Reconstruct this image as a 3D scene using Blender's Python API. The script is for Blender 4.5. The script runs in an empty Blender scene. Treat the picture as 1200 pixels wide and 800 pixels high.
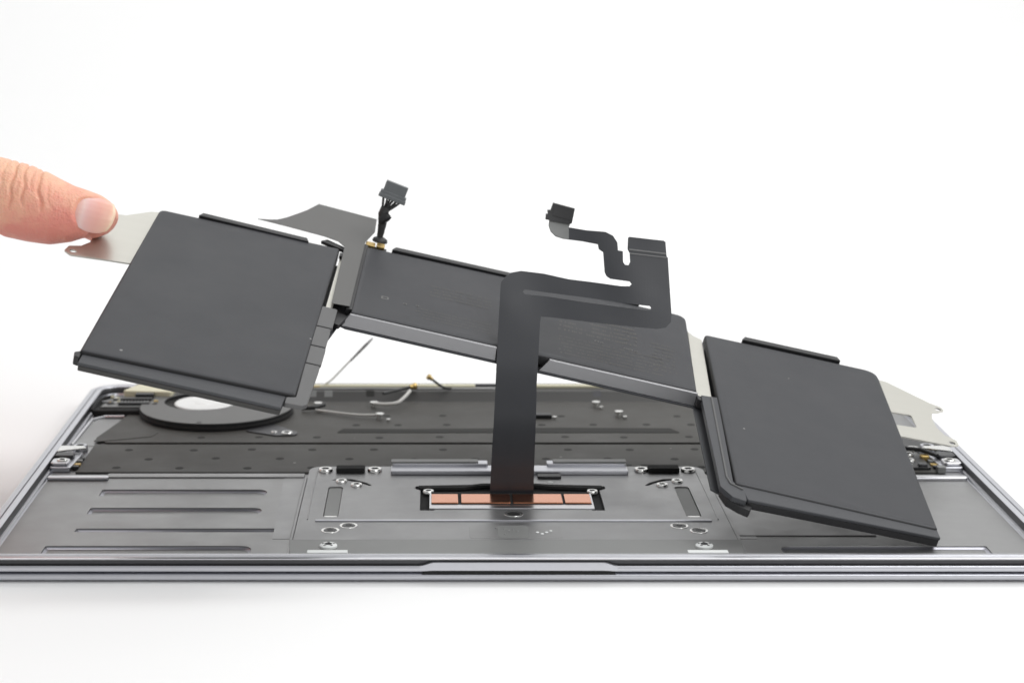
import bpy, math, random
from mathutils import Vector, Matrix
from mathutils.geometry import delaunay_2d_cdt

random.seed(7)
S = 0.001                      # everything below is written in millimetres
sc = bpy.context.scene
R = math.radians

# ------------------------------------------------------------------ camera, world, lamps, exposure
cam_d = bpy.data.cameras.new("camera")
cam = bpy.data.objects.new("camera", cam_d)
sc.collection.objects.link(cam)
cam.location = (-22.267 * S, -511.609 * S, 166.435 * S)
cam.rotation_euler = (math.pi / 2 - 0.204562, 0, 0)
cam_d.sensor_width = 36
cam_d.lens = 36 * 2300.70 / 1200
cam_d.shift_x = (600 - 512.127) / 1200
cam_d.clip_start = 0.01
cam_d.clip_end = 50
cam_d.dof.use_dof = True
cam_d.dof.focus_distance = 0.575
cam_d.dof.aperture_fstop = 20
sc.camera = cam

world = bpy.data.worlds.new("World")
sc.world = world
world.use_nodes = True
bg = world.node_tree.nodes["Background"]
bg.inputs[0].default_value = (0.985, 0.99, 1.0, 1)
bg.inputs[1].default_value = 0.47

def softbox(name, loc, target, sx, sy, power, col=(1, 1, 1)):
    d = bpy.data.lights.new(name, 'AREA')
    d.shape = 'RECTANGLE'; d.size = sx; d.size_y = sy
    d.energy = power; d.color = col
    o = bpy.data.objects.new(name, d)
    sc.collection.objects.link(o)
    o.location = loc
    o.rotation_euler = (Vector(target) - Vector(loc)).to_track_quat('-Z', 'Y').to_euler()
    return o
softbox("softbox_overhead", (0.48, 0.12, 0.66), (0.05, 0.12, 0), 0.6, 0.6, 3.6, (1, 1, 1))
softbox("softbox_side", (0.55, -0.95, 0.85), (0.02, 0.1, 0.05), 0.6, 0.6, 5.0, (1, 1, 1))
softbox("softbox_backdrop", (0.0, 0.65, 1.35), (0, 1.35, 0.25), 1.6, 0.5, 9.0)

sc.view_settings.view_transform = 'Standard'
sc.view_settings.look = 'None'
sc.view_settings.exposure = 0.0
sc.view_settings.gamma = 1.0
sc.view_settings.use_curve_mapping = False

# ------------------------------------------------------------------ materials
def mat(name, col, metallic=0.0, rough=0.5, vary=0.0, vscale=60, bump=0.0, bscale=1500, stretch=None, coat=0.0, spec=0.5, rvary=0.0, sss=0.0, dust=0.0):
    m = bpy.data.materials.new(name); m.use_nodes = True
    nt = m.node_tree; b = nt.nodes["Principled BSDF"]
    b.inputs["Base Color"].default_value = (*col, 1)
    b.inputs["Metallic"].default_value = metallic
    b.inputs["Roughness"].default_value = rough
    b.inputs["Specular IOR Level"].default_value = spec
    if coat:
        b.inputs["Coat Weight"].default_value = coat
        b.inputs["Coat Roughness"].default_value = 0.25
    tc = nt.nodes.new("ShaderNodeTexCoord")
    src = tc.outputs["Object"]
    if stretch:
        mp = nt.nodes.new("ShaderNodeMapping"); mp.inputs["Scale"].default_value = stretch
        nt.links.new(src, mp.inputs[0]); src = mp.outputs[0]
    if vary or rvary:
        n = nt.nodes.new("ShaderNodeTexNoise"); n.inputs["Scale"].default_value = vscale
        n.inputs["Detail"].default_value = 6; n.inputs["Roughness"].default_value = 0.6
        nt.links.new(src, n.inputs["Vector"])
        if vary:
            mx = nt.nodes.new("ShaderNodeMix"); mx.data_type = 'RGBA'
            mx.inputs[6].default_value = (*[c * (1 - vary) for c in col], 1)
            mx.inputs[7].default_value = (*[min(1, c * (1 + vary)) for c in col], 1)
            nt.links.new(n.outputs["Fac"], mx.inputs[0]); nt.links.new(mx.outputs[2], b.inputs["Base Color"])
        if rvary:
            mr = nt.nodes.new("ShaderNodeMapRange")
            mr.inputs[1].default_value = 0.3; mr.inputs[2].default_value = 0.7
            mr.inputs[3].default_value = max(0.05, rough - rvary); mr.inputs[4].default_value = rough + rvary
            nt.links.new(n.outputs["Fac"], mr.inputs[0]); nt.links.new(mr.outputs[0], b.inputs["Roughness"])
    if dust:
        vo = nt.nodes.new("ShaderNodeTexVoronoi"); vo.inputs["Scale"].default_value = 160
        nt.links.new(tc.outputs["Object"], vo.inputs["Vector"])
        sz = nt.nodes.new("ShaderNodeSeparateColor"); nt.links.new(vo.outputs["Color"], sz.inputs[0])
        mr2 = nt.nodes.new("ShaderNodeMapRange")          # only some cells carry a speck
        mr2.inputs[1].default_value = .86; mr2.inputs[2].default_value = 1.0; mr2.inputs[3].default_value = 0.0; mr2.inputs[4].default_value = .075
        nt.links.new(sz.outputs[0], mr2.inputs[0])
        lt = nt.nodes.new("ShaderNodeMath"); lt.operation = 'LESS_THAN'
        nt.links.new(vo.outputs["Distance"], lt.inputs[0]); nt.links.new(mr2.outputs[0], lt.inputs[1])
        ml = nt.nodes.new("ShaderNodeMath"); ml.operation = 'MULTIPLY'; ml.inputs[1].default_value = dust
        nt.links.new(lt.outputs[0], ml.inputs[0])
        md = nt.nodes.new("ShaderNodeMix"); md.data_type = 'RGBA'
        old = b.inputs["Base Color"]
        if old.is_linked: nt.links.new(old.links[0].from_socket, md.inputs[6])
        else: md.inputs[6].default_value = (*col, 1)
        md.inputs[7].default_value = (.45, .44, .42, 1)
        nt.links.new(ml.outputs[0], md.inputs[0]); nt.links.new(md.outputs[2], b.inputs["Base Color"])
    if bump:
        n2 = nt.nodes.new("ShaderNodeTexNoise"); n2.inputs["Scale"].default_value = bscale
        n2.inputs["Detail"].default_value = 3
        nt.links.new(src, n2.inputs["Vector"])
        bp = nt.nodes.new("ShaderNodeBump"); bp.inputs["Strength"].default_value = bump
        bp.inputs["Distance"].default_value = 0.0002
        nt.links.new(n2.outputs["Fac"], bp.inputs["Height"]); nt.links.new(bp.outputs[0], b.inputs["Normal"])
    if sss:
        b.inputs["Subsurface Weight"].default_value = sss
        b.inputs["Subsurface Radius"].default_value = (1.0, 0.35, 0.2)
        b.inputs["Subsurface Scale"].default_value = 0.0025
    return m

M = {}
M['alu'] = mat("anodised_aluminium", (.57, .575, .61), 1, .34, .05, 90, .06, 4000)
M['alu_floor'] = mat("bead_blasted_aluminium", (.305, .305, .305), .9, .42, .07, 45, .10, 3500, rvary=.09, dust=.35)
M['alu_bright'] = mat("bright_aluminium", (.62, .62, .64), 1, .28, .04, 90)
M['alu_dark'] = mat("dark_aluminium", (.085, .085, .09), .9, .42, .05, 90)  # also colours in the shade of the rim's undercut ledge
M['plate'] = mat("trackpad_plate_metal", (.30, .30, .303), .92, .40, .06, 50, .06, 3000, rvary=.09, dust=.3)
M['film'] = mat("grey_insulating_film", (.105, .104, .10), 0, .55, .05, 60, .05, 2500)
M['tape'] = mat("dark_grey_tape", (.20, .204, .20), .3, .45, .06, 70, .05, 2000)
M['sheet'] = mat("keyboard_shield_sheet", (.060, .058, .053), 0, .56, .16, 55, .12, 1500, rvary=.07, spec=.28, dust=.5)
M['black_soft'] = mat("matt_black_cover", (.045, .044, .042), .1, .5, .1, 60)
M['sheet_spot'] = mat("shield_spot", (.036, .036, .034), 0, .7, spec=.15)
M['black'] = mat("black_plastic", (.014, .014, .015), 0, .42, .1, 80)
M['fan'] = mat("grey_fan_housing", (.13, .13, .127), .3, .5, .06, 60, .06, 2000)
M['groove'] = mat("milled_groove_metal", (.42, .42, .46), .9, .42, .05, 90)
M['tray'] = mat("tray_aluminium", (.33, .33, .34), 1, .36, .05, 90, .06, 4000)
M['black_foam'] = mat("black_foam", (.012, .012, .012), 0, .9, .2, 300, .4, 2500)
M['cell'] = mat("battery_cell_wrap", (.038, .0392, .0438), 0, .46, .06, 38, .04, 700, rvary=.06, spec=.32, dust=.5)
M['cell_frame'] = mat("battery_frame_plastic", (.057, .059, .064), 0, .48, .07, 60, .08, 1500, spec=.35)
M['cell_side'] = mat("black_cell_side", (.020, .020, .021), 0, .5, spec=.3)  # darker colour for the cells' side walls and lower shoulder
M['clip'] = mat("grey_clip_plastic", (.10, .10, .10), 0, .45, .05, 60)
M['steel'] = mat("brushed_steel", (.58, .57, .52), .85, .36, .04, 30, .05, 1500, stretch=(1, 12, 1))
M['screw'] = mat("bright_screw_steel", (.78, .78, .76), 1, .25)
M['screw_dark'] = mat("dark_screw_steel", (.07, .07, .072), .9, .38)
M['copper'] = mat("copper_pad", (.68, .29, .165), 1, .22, .08, 200, .05, 3000)
M['gold'] = mat("gold_terminal", (.55, .40, .16), 1, .42, .2, 900)
M['cable'] = mat("black_flex_cable", (.027, .029, .034), 0, .42, .12, 45, .08, 700, rvary=.06)
def flex_traces(m):
    nt = m.node_tree; b = nt.nodes["Principled BSDF"]
    tc = nt.nodes.new("ShaderNodeTexCoord"); w = nt.nodes.new("ShaderNodeTexWave")
    w.bands_direction = 'X'; w.inputs["Scale"].default_value = 330; w.inputs["Distortion"].default_value = 0
    nt.links.new(tc.outputs["Object"], w.inputs["Vector"])
    n = nt.nodes.new("ShaderNodeTexNoise"); n.inputs["Scale"].default_value = 40
    nt.links.new(tc.outputs["Object"], n.inputs["Vector"])
    mu = nt.nodes.new("ShaderNodeMath"); mu.operation = 'MULTIPLY'
    nt.links.new(w.outputs["Fac"], mu.inputs[0]); nt.links.new(n.outputs["Fac"], mu.inputs[1])
    bp = nt.nodes.new("ShaderNodeBump"); bp.inputs["Strength"].default_value = .05; bp.inputs["Distance"].default_value = .0001
    nt.links.new(mu.outputs[0], bp.inputs["Height"]); nt.links.new(bp.outputs[0], b.inputs["Normal"])
flex_traces(M['cable'])
M['cable_grey'] = mat("flex_grey_line", (.14, .14, .14), 0, .4)
M['wire_dark'] = mat("dark_wire_sleeve", (.03, .03, .03), 0, .45, .2, 300)
M['connector'] = mat("grey_connector_plastic", (.13, .14, .145), 0, .4, .15, 400)
M['cream'] = mat("cream_plastic", (.66, .63, .46), 0, .45, .08, 150)
M['white_wire'] = mat("white_coax_wire", (.60, .59, .56), 0, .4)
M['print'] = mat("grey_print_ink", (.068, .066, .060), 0, .55)
M['print_bright'] = mat("pale_print_ink", (.12, .12, .115), 0, .5)
M['white_pad'] = mat("white_foam_pad", (.72, .74, .73), 0, .6)
M['hub'] = mat("pale_fan_hub", (.80, .80, .79), .2, .4)
M['paper'] = mat("white_backdrop_paper", (.90, .90, .895), 0, .65, .006, 3)

# ------------------------------------------------------------------ mesh helpers
def inside(p, l):
    c = False
    for i in range(len(l)):
        (x1, y1), (x2, y2) = l[i], l[i-1]
        if (y1 > p[1]) != (y2 > p[1]) and p[0] < (x2-x1)*(p[1]-y1)/(y2-y1)+x1: c = not c
    return c
def cdt(loops, flat):
    """triangles (counter-clockwise) filling the first loop minus the others; flat may hold extra inner points"""
    edges = []; k = 0
    for l in loops:
        edges += [(k+i, k+(i+1) % len(l)) for i in range(len(l))]; k += len(l)
    vv, _e, ff, ov, _oe, _of = delaunay_2d_cdt([Vector(p) for p in flat], edges, [], 0, 1e-6)
    tris = []
    for f in ff:
        c = (sum(vv[i].x for i in f)/3, sum(vv[i].y for i in f)/3)
        if inside(c, loops[0]) and not any(inside(c, h) for h in loops[1:]):
            t = [ov[i][0] if ov[i] else min(range(len(flat)), key=lambda k: (flat[k][0]-vv[i].x)**2+(flat[k][1]-vv[i].y)**2) for i in f]
            if len(set(t)) < 3: continue
            a, b, c2 = [flat[i] for i in t]
            if (b[0]-a[0])*(c2[1]-a[1])-(b[1]-a[1])*(c2[0]-a[0]) < 0: t = [t[0], t[2], t[1]]
            tris.append(t)
    return tris
class MB:
    def __init__(s):
        s.v = []; s.f = []; s.m = []
    def face(s, idx, m=0):
        s.f.append(tuple(idx)); s.m.append(m)
    def prism(s, outline, z0, z1, holes=(), m=0, mside=None, tf=None):
        """flat outline (with holes) extruded from z0 to z1"""
        mside = m if mside is None else mside
        loops = [list(outline)] + [list(h) for h in holes]
        def area(l): return sum(l[i][0]*l[(i+1) % len(l)][1]-l[(i+1) % len(l)][0]*l[i][1] for i in range(len(l)))
        for i, l in enumerate(loops):
            if (area(l) < 0) == (i == 0): l.reverse()
        base = len(s.v); flat = [p for l in loops for p in l]; n = len(flat)
        tf = tf or (lambda x, y, z: (x, y, z))
        s.v += [tf(p[0], p[1], z1) for p in flat]
        s.v += [tf(p[0], p[1], z0) for p in flat]
        if not holes and len(outline) <= 64:
            s.face([base + i for i in range(n)], m)
            s.face([base + n + i for i in reversed(range(n))], m)
        else:
            for t in cdt(loops, flat):
                s.face([base + i for i in t], m)
                s.face([base + n + t[0], base + n + t[2], base + n + t[1]], m)
        k = base
        for l in loops:
            L = len(l)
            for i in range(L):
                j = (i + 1) % L
                s.face((k + j, k + i, k + n + i, k + n + j), mside)
            k += L
        return s
    def box(s, x0, x1, y0, y1, z0, z1, m=0):
        return s.prism([(x0, y0), (x1, y0), (x1, y1), (x0, y1)], z0, z1, m=m)
    def lathe(s, cx, cy, prof, n=24, mats=None, sx=1, sy=1):
        """prof: list of (radius, z); mats per segment"""
        rows = []
        for r, z in prof:
            rows.append(len(s.v))
            for i in range(n):
                a = 2*math.pi*i/n
                s.v.append((cx + sx*r*math.cos(a), cy + sy*r*math.sin(a), z))
        for k in range(len(prof)-1):
            mm = mats[k] if mats else 0
            for i in range(n):
                j = (i+1) % n
                s.face((rows[k]+i, rows[k]+j, rows[k+1]+j, rows[k+1]+i), mm)
        if prof[0][0] > 0: s.face([rows[0]+i for i in reversed(range(n))], mats[0] if mats else 0)
        if prof[-1][0] > 0: s.face([rows[-1]+i for i in range(n)], mats[-1] if mats else 0)
        return s
    def tube(s, path, rad, n=10, m=0):
        path = [Vector(p) for p in path]
        rads = rad if isinstance(rad, (list, tuple)) else [rad]*len(path)
        rows = []
        up = Vector((0.13, 0.31, 0.94)).normalized()
        for i, p in enumerate(path):
            t = (path[min(i+1, len(path)-1)] - path[max(i-1, 0)]).normalized()
            a = t.cross(up)
            if a.length < 1e-3: a = t.cross(Vector((1, 0, 0)))
            a.normalize(); b = a.cross(t).normalized()
            rows.append(len(s.v))
            for k in range(n):
                g = 2*math.pi*k/n
                s.v.append(tuple(p + (a*math.cos(g) + b*math.sin(g))*rads[i]))
        for i in range(len(path)-1):
            for k in range(n):
                j = (k+1) % n
                s.face((rows[i]+k, rows[i]+j, rows[i+1]+j, rows[i+1]+k), m)
        s.face([rows[0]+k for k in reversed(range(n))], m)
        s.face([rows[-1]+k for k in range(n)], m)
        return s
    def build(s, name, mats, parent=None, bevel=0.0, seg=2, angle=32, smooth=True, K=1.0):
        me = bpy.data.meshes.new(name)
        me.from_pydata([(x*S*K, y*S*K, z*S*K) for x, y, z in s.v], [], s.f)
        if not isinstance(mats, (list, tuple)): mats = [mats]
        for mm in mats: me.materials.append(mm)
        me.polygons.foreach_set("material_index", s.m)
        if smooth:
            me.polygons.foreach_set("use_smooth", [True]*len(me.polygons))
            me.set_sharp_from_angle(angle=R(angle))
        me.validate(); me.update()
        o = bpy.data.objects.new(name, me)
        sc.collection.objects.link(o)
        if parent is not None: o.parent = parent
        if bevel:
            b = o.modifiers.new("bevel", 'BEVEL')
            b.width = bevel*S*K; b.segments = seg; b.limit_method = 'ANGLE'; b.angle_limit = R(angle)
            b.harden_normals = True
        return o

def rpoly(pts, rad, n=6):
    """round the corners of a polygon; rad a number or one per corner"""
    out = []; N = len(pts)
    rads = rad if isinstance(rad, (list, tuple)) else [rad]*N
    for i in range(N):
        p = Vector(pts[i]); a = Vector(pts[i-1]) - p; b = Vector(pts[(i+1) % N]) - p
        r = rads[i]
        if r <= 0.01: out.append(tuple(p)); continue
        la, lb = a.length, b.length
        ang = a.angle(b)
        d = min(r/math.tan(ang/2), la*.48, lb*.48)
        p0 = p + a.normalized()*d; p1 = p + b.normalized()*d
        for k in range(n+1):
            t = k/n
            q = p0*(1-t)**2 + p*2*t*(1-t) + p1*t*t
            out.append((q.x, q.y))
    return out
def rrect(x0, x1, y0, y1, r, n=6):
    return rpoly([(x0, y0), (x1, y0), (x1, y1), (x0, y1)], r, n)

def empty(name, loc):
    o = bpy.data.objects.new(name, None)
    sc.collection.objects.link(o)
    o.location = [c*S for c in loc]; o.empty_display_size = 0.02
    return o
def tag(o, label=None, cat=None, group=None, kind=None):
    for k, v in (("label", label), ("category", cat), ("group", group), ("kind", kind)):
        if v: o[k] = v
    return o
def reuse(proto, name, parent, loc, rotz=0.0):
    o = proto.copy(); o.name = name; sc.collection.objects.link(o); o.parent = parent
    o.location = [c*S for c in loc]; o.rotation_euler = (0, 0, rotz)
    return o

# ------------------------------------------------------------------ the white sweep everything stands on
TZ = -7.15
b = MB()
prof = [(-1300, TZ), (900, TZ)]
for k in range(1, 13):
    a = math.pi/2*k/12
    prof.append((900 + 350*math.sin(a), TZ + 350*(1-math.cos(a))))
prof.append((1250, 1500))
for y, z in prof:
    b.v += [(-1900, y, z), (1900, y, z)]
for i in range(len(prof)-1):
    b.face((2*i, 2*i+1, 2*i+3, 2*i+2))
tag(b.build("white_backdrop", M['paper'], angle=60), kind="structure")

# ------------------------------------------------------------------ laptop
laptop = empty("laptop", (0, 0, TZ))
tag(laptop, "grey aluminium laptop lying upside down with its bottom cover off", "laptop")
class LB(MB):
    """laptop builder: written with z = 0 at the top of the rim; the root stands on the table"""
    def build(s, name, mats, parent=None, **kw):
        s.v = [(x, y, z - TZ) for x, y, z in s.v]
        return MB.build(s, name, mats, laptop if parent is None else parent, **kw)

W2, D = 152.0, 212.0
def ring_loop(inset, rad=11.0, n=10):
    r = max(rad - inset, .6)
    x0, x1, y0, y1 = -W2+inset, W2-inset, inset, D-inset
    pts = []
    for cx, cy, a0 in ((x1-r, y0+r, -90), (x1-r, y1-r, 0), (x0+r, y1-r, 90), (x0+r, y0+r, 180)):
        for k in range(n+1):
            a = R(a0 + 90*k/n)
            pts.append((cx + r*math.cos(a), cy + r*math.sin(a)))
    return pts
def ring(bm, profile, mats, cap_last=False):
    rows = []
    for ins, z in profile:
        rows.append(len(bm.v)); L = ring_loop(ins); n = len(L)
        bm.v += [(x, y, z) for x, y in L]
    for k in range(len(profile)-1):
        for i in range(n):
            j = (i+1) % n
            bm.face((rows[k]+i, rows[k]+j, rows[k+1]+j, rows[k+1]+i), mats[k])
    if cap_last: bm.face([rows[-1]+i for i in range(n)], mats[-1])
    return bm

# lid under the base
b = LB()
ring(b, [(30, -7.1), (9, -7.1), (3.2, -6.85), (1.1, -6.55), (.4, -6.25), (.15, -5.9), (.15, -4.8), (.4, -4.58), (40, -4.58)], [0]*8)
b.build("lid", M['alu'], angle=50)
# the rim of the base: outer wall, undercut ledge with its shade coloured in, edge with its highlight coloured in, flat top, inner wall, small lip at the floor
b = LB()
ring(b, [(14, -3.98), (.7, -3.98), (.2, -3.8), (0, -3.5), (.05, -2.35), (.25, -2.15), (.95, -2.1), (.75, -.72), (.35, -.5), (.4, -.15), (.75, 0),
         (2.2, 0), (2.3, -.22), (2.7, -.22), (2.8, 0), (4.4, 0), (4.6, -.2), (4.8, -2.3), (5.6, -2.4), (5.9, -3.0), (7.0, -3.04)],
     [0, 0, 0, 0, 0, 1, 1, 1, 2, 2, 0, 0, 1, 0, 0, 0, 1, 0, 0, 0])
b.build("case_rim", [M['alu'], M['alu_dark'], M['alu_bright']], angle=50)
# finger scoop in the front edge
b = LB()
n = 60
rows = []
for i in range(n+1):
    x = -27 + 54*i/n
    e = min(1, max(0, (27-abs(x))/4.0)); e = e*e*(3-2*e)
    rows.append(len(b.v))
    for y, z in ((.6, -2.0+1.05*e), (-.06-.30*e, -2.15+1.05*e), (-.10-.36*e, -2.6+.3*e), (-.08-.34*e, -3.6+.28*e), (.5, -3.9+.35*e)):
        b.v.append((x, y, z))
for i in range(n):
    for k in range(4):
        b.face((rows[i]+k, rows[i]+k+1, rows[i+1]+k+1, rows[i+1]+k))
b.build("finger_scoop", M['alu'], angle=60)
b = LB(); b.prism([(-26.5, -4.3), (26.5, -4.3), (25, -3.34), (-25, -3.34)], -.16, .4, tf=lambda x, z, y: (x, y, z)); b.build("scoop_gap_shade", M['black_foam'])  # added black strip standing in for the shaded gap under the scoop

# case floor with milled grooves (the groove floors are the plate below)
def stadium(x0, x1, y0, y1):
    return rpoly([(x0, y0), (x1, y0), (x1, y1), (x0, y1)], [.8, (y1-y0)*.49, (y1-y0)*.49, .8], 6)
grooves = [(-126.5, -75, 70.9, 78.3), (-126.8, -75, 51.8, 58.4), (-127.3, -64.8, 33.8, 37.4), (-133.1, -74.6, 12.6, 20.8)]
gl = [stadium(*g) for g in grooves]
gl += [[(-x, y) for x, y in stadium(*grooves[3])]]
inner = rrect(-W2+6.2, W2-6.2, 6.2, D-6.2, 5)
b = LB(); b.prism(inner, -3.45, -3.0, gl)
floor = b.build("case_floor", M['alu_floor'], bevel=.12)
for g in gl:
    cx = sum(p[0] for p in g)/len(g); cy = sum(p[1] for p in g)/len(g)
    gg = [(cx+(x-cx)*1.01+.2*(1 if x > cx else -1), cy+(y-cy)*1.0+.2*(1 if y > cy else -1)) for x, y in g]
    b = LB(); b.prism(gg, -3.97, -3.90)
    o = b.build("groove", M['alu_floor'], floor)
    b = LB()                                              # the groove's wall, filleted into its floor
    k = len(g); hy = max(abs(y-cy) for _, y in g); hx = max(abs(x-cx) for x, _ in g)
    for ins, z in ((0, -3.40), (.1, -3.5), (.42, -3.74), (.9, -3.88)):
        ins = min(ins, hy*.7)
        b.v += [(cx+(x-cx)*(1-ins/hx), cy+(y-cy)*(1-ins/hy), z) for x, y in g]
    for r in range(3):
        for i in range(k): b.face((r*k+i, r*k+(i+1) % k, (r+1)*k+(i+1) % k, (r+1)*k+i))
    b.build("groove_wall", M['groove'], floor, angle=70)

# silver ridge closing each battery bay at the back, and its side lip
for sgn in (-1, 1):
    xa, xb = sorted((sgn*146, sgn*126.5))
    b = LB(); b.prism(rrect(xa, xb, 88.2, 91.0, 1.0), -3.0, -1.9)
    b.build("bay_ridge", M['alu_bright'], bevel=.4)
    xa, xb = sorted((sgn*127.5, sgn*64.5))
    b = LB(); b.prism(rrect(xa, xb, 91.3, 95.4, .6), -3.02, -2.55)
    b.build("bay_step", M['alu_floor'], bevel=.2)
    # thin pale protective sheet stuck over the bay floor
    sh = rpoly([(sgn*71, 94), (sgn*69.4, 27), (sgn*64.5, 27), (sgn*64.5, 94)], .5)
    b = LB(); b.prism(sh, -3.0, -2.92); b.build("bay_film", M['plate'])
    # flat strip between bay and front edge on the far side of the pocket
    xa, xb = sorted((sgn*64.2, sgn*63.4))
    b = LB(); b.box(xa, xb, 9, 90, -3.0, -2.2); b.build("bay_divider", M['plate'], bevel=.2)

# ---- trackpad
TP = -2.0
cav = rpoly([(-29, 78.6), (-29, 75.4), (-27.4, 74), (-27.4, 52.2), (-23.0, 52.2), (-23.0, 53.2), (24.0, 53.2), (24.0, 52.2), (28, 52.2), (28, 74), (30, 75.4), (30, 78.6), (14, 78.6), (12, 80.6), (-9, 80.6), (-11, 78.6)], [1.2, 1.2, .6, .6, .4, .2, .2, .4, .6, .6, 1.2, 1.2, 1, 1, 1, 1])
slotL = rpoly([(-56.0, 45.6), (-51.5, 45.6), (-51.5, 78), (-56.0, 78)], 1.6)
slotR = [(-x, y) for x, y in slotL]
arcL = [(-55.6, 85.2), (-53.5, 87.4), (-49, 86.6), (-44.5, 82.6), (-42.6, 79.5), (-43.4, 78.9), (-46, 81.8), (-50.2, 84.8), (-53.2, 85.2)]
arcR = [(-x, y) for x, y in arcL]
outline = rpoly([(-63.2, 23.4), (63.2, 23.4), (63.2, 101.5), (-63.2, 101.5)], [.3, .3, 5, 5])
b = LB(); b.prism(outline, -2.9, TP, [cav, slotL, slotR, arcL, arcR])
trackpad = b.build("trackpad", M['plate'], bevel=.15)
def tpart(b, name, m, **kw): return b.build(name, m, trackpad, **kw)
b = LB(); b.prism(rrect(-62, 62, 43, 100, 2), -2.98, -2.93); tpart(b, "cavity_floor", M['black_foam'])
for sl in (slotL, slotR):
    cx = sum(p[0] for p in sl)/len(sl)
    b = LB(); b.prism([(cx+(x-cx)*.96, y) for x, y in rrect(cx-2.2, cx+2.2, 47.3, 77.8, 1.3)], -2.92, -2.30); tpart(b, "spring_strip", M['tape'], bevel=.1)
    b = LB(); b.prism(rrect(cx-2.0, cx+2.0, 45.7, 47.1, .5), -2.92, -2.1); tpart(b, "spring_end", M['screw'], bevel=.2)
# raised inner plate with its crisp front fold
b = LB(); b.prism(rpoly([(-58, 40.9), (58.3, 40.9), (58.3, 42.0), (-58, 42.0)], .2), TP-.1, TP+.35); tpart(b, "fold_edge", M['alu'], bevel=.12)
# embossed plate edges either side
for sgn in (-1, 1):
    b = LB(); b.tube([(sgn*60.4, 43, TP), (sgn*60.6, 70, TP), (sgn*60.6, 96, TP)], .22, 8); tpart(b, "emboss_line", M['plate'])
# etched plate in front of the fold
b = LB(); b.prism(rrect(-12.9, 13.6, 24.4, 37.2, 1.6), TP-.05, TP+.06); lab = tpart(b, "etched_plate", M['alu_floor'], bevel=.05)
b = LB(); b.prism(rrect(-4.8, 4.2, 24.7, 36.6, 1.4), TP+.05, TP+.10); tpart(b, "glossy_patch", M['tape'])
for x, y, r in ((6.6, 29.9, .50), (7.9, 28.5, .50), (9.2, 29.9, .50), (10.5, 31.3, .46), (-2.8, 33, .3), (-1.6, 31.6, .35), (-.3, 32.4, .3), (.9, 30.8, .3), (-2.9, 28.4, .28), (-5.2, 34.2, .34)):
    b = LB(); b.lathe(x, y, [(r, TP+.05), (r, TP+.2), (r*.7, TP+.28)], 10)
    tpart(b, "test_point", M['white_pad'] if x > 5 else M['plate'])

def star(r, n=6, k=.62):
    return [((r if i % 2 == 0 else r*k)*math.cos(math.pi*i/n), (r if i % 2 == 0 else r*k)*math.sin(math.pi*i/n)) for i in range(2*n)]
def screw(parent, x, y, z, r, head, ring_m=None, sunk=False, name="screw", h=.7):
    b = LB()
    if sunk:          # dark screw in a bright dished hole
        b.lathe(x, y, [(r*1.25, z-.05), (r*1.22, z+.12), (r*1.05, z+.14), (r*.95, z+.02)], 28, [0, 0, 0])
        b.lathe(x, y, [(r*.94, z-.02), (r*.90, z+.05), (r*.4, z+.09), (r*.36, z+.03)], 28, [1, 1, 2])
        b.prism([(x+px, y+py) for px, py in star(r*.36)], z+.03, z+.10, m=2)
        return b.build(name, [ring_m or M['screw'], head, M['black']], parent, angle=40)
    b.lathe(x, y, [(r, z-.1), (r, z+h*.55), (r*.88, z+h), (r*.5, z+h), (r*.44, z+h-.28)], 28, [0, 0, 0, 1])
    for i in range(6):
        a = math.pi*i/3
        b.lathe(x+r*.46*math.cos(a), y+r*.46*math.sin(a), [(r*.13, z+h-.2), (r*.13, z+h+.015)], 8, [1])
    return b.build(name, [head, M['screw_dark']], parent, angle=40)

# spring bars with two screws on the back edge
for x0, x1 in ((-54.5, -45.3), (45.2, 55.2)):
    b = LB(); b.prism(rrect(x0, x1, 93.6, 98.0, .6), TP, TP+1.5); tpart(b, "black_bar", M['black_foam'], bevel=.3)
for x in (-58, -42.2, 43.2, 58.2):
    screw(trackpad, x, 96.2, TP, 2.35, M['screw'], h=.9)
for x, y in ((-52.3, 83.7), (-47.4, 79.3), (48.0, 79.3), (53.2, 83.7)):
    screw(trackpad, x, y, TP-.1, 1.9, M['screw'], h=.7)
for x, y in ((-53.1, 32.3), (-48.0, 36.9), (48.2, 36.6), (53.3, 32.0)):
    screw(trackpad, x, y, TP, 2.15, M['screw_dark'], sunk=True)
# silver rail on the back edge
b = LB(); b.prism(rrect(-37, 38.6, 91.4, 98.4, .5), TP, TP+1.3); b.prism(rrect(-36.6, -6, 97, 101.6, .5), TP+.2, TP+2.1); b.prism(rrect(13, 38.4, 97, 101.6, .5), TP+.2, TP+2.1)
tpart(b, "rear_rail", M['alu'], bevel=.3)
for xa, xb in ((-37, -9), (15, 38.6)):
    b = LB(); b.prism(rrect(xa, xb, 98, 101.8, .5), TP+2.05, TP+2.5); tpart(b, "rail_cap", M['tape'], bevel=.2)
b = LB(); b.prism(rrect(9.5, 17, 86.8, 90.6, .8), TP, TP+.8); tpart(b, "black_pad", M['black'], bevel=.2)
b = LB(); b.lathe(13.3, 82.8, [(.95, TP-.02), (.95, TP+.12), (.7, TP+.18)], 16); tpart(b, "white_dot", M['white_pad'])
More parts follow.
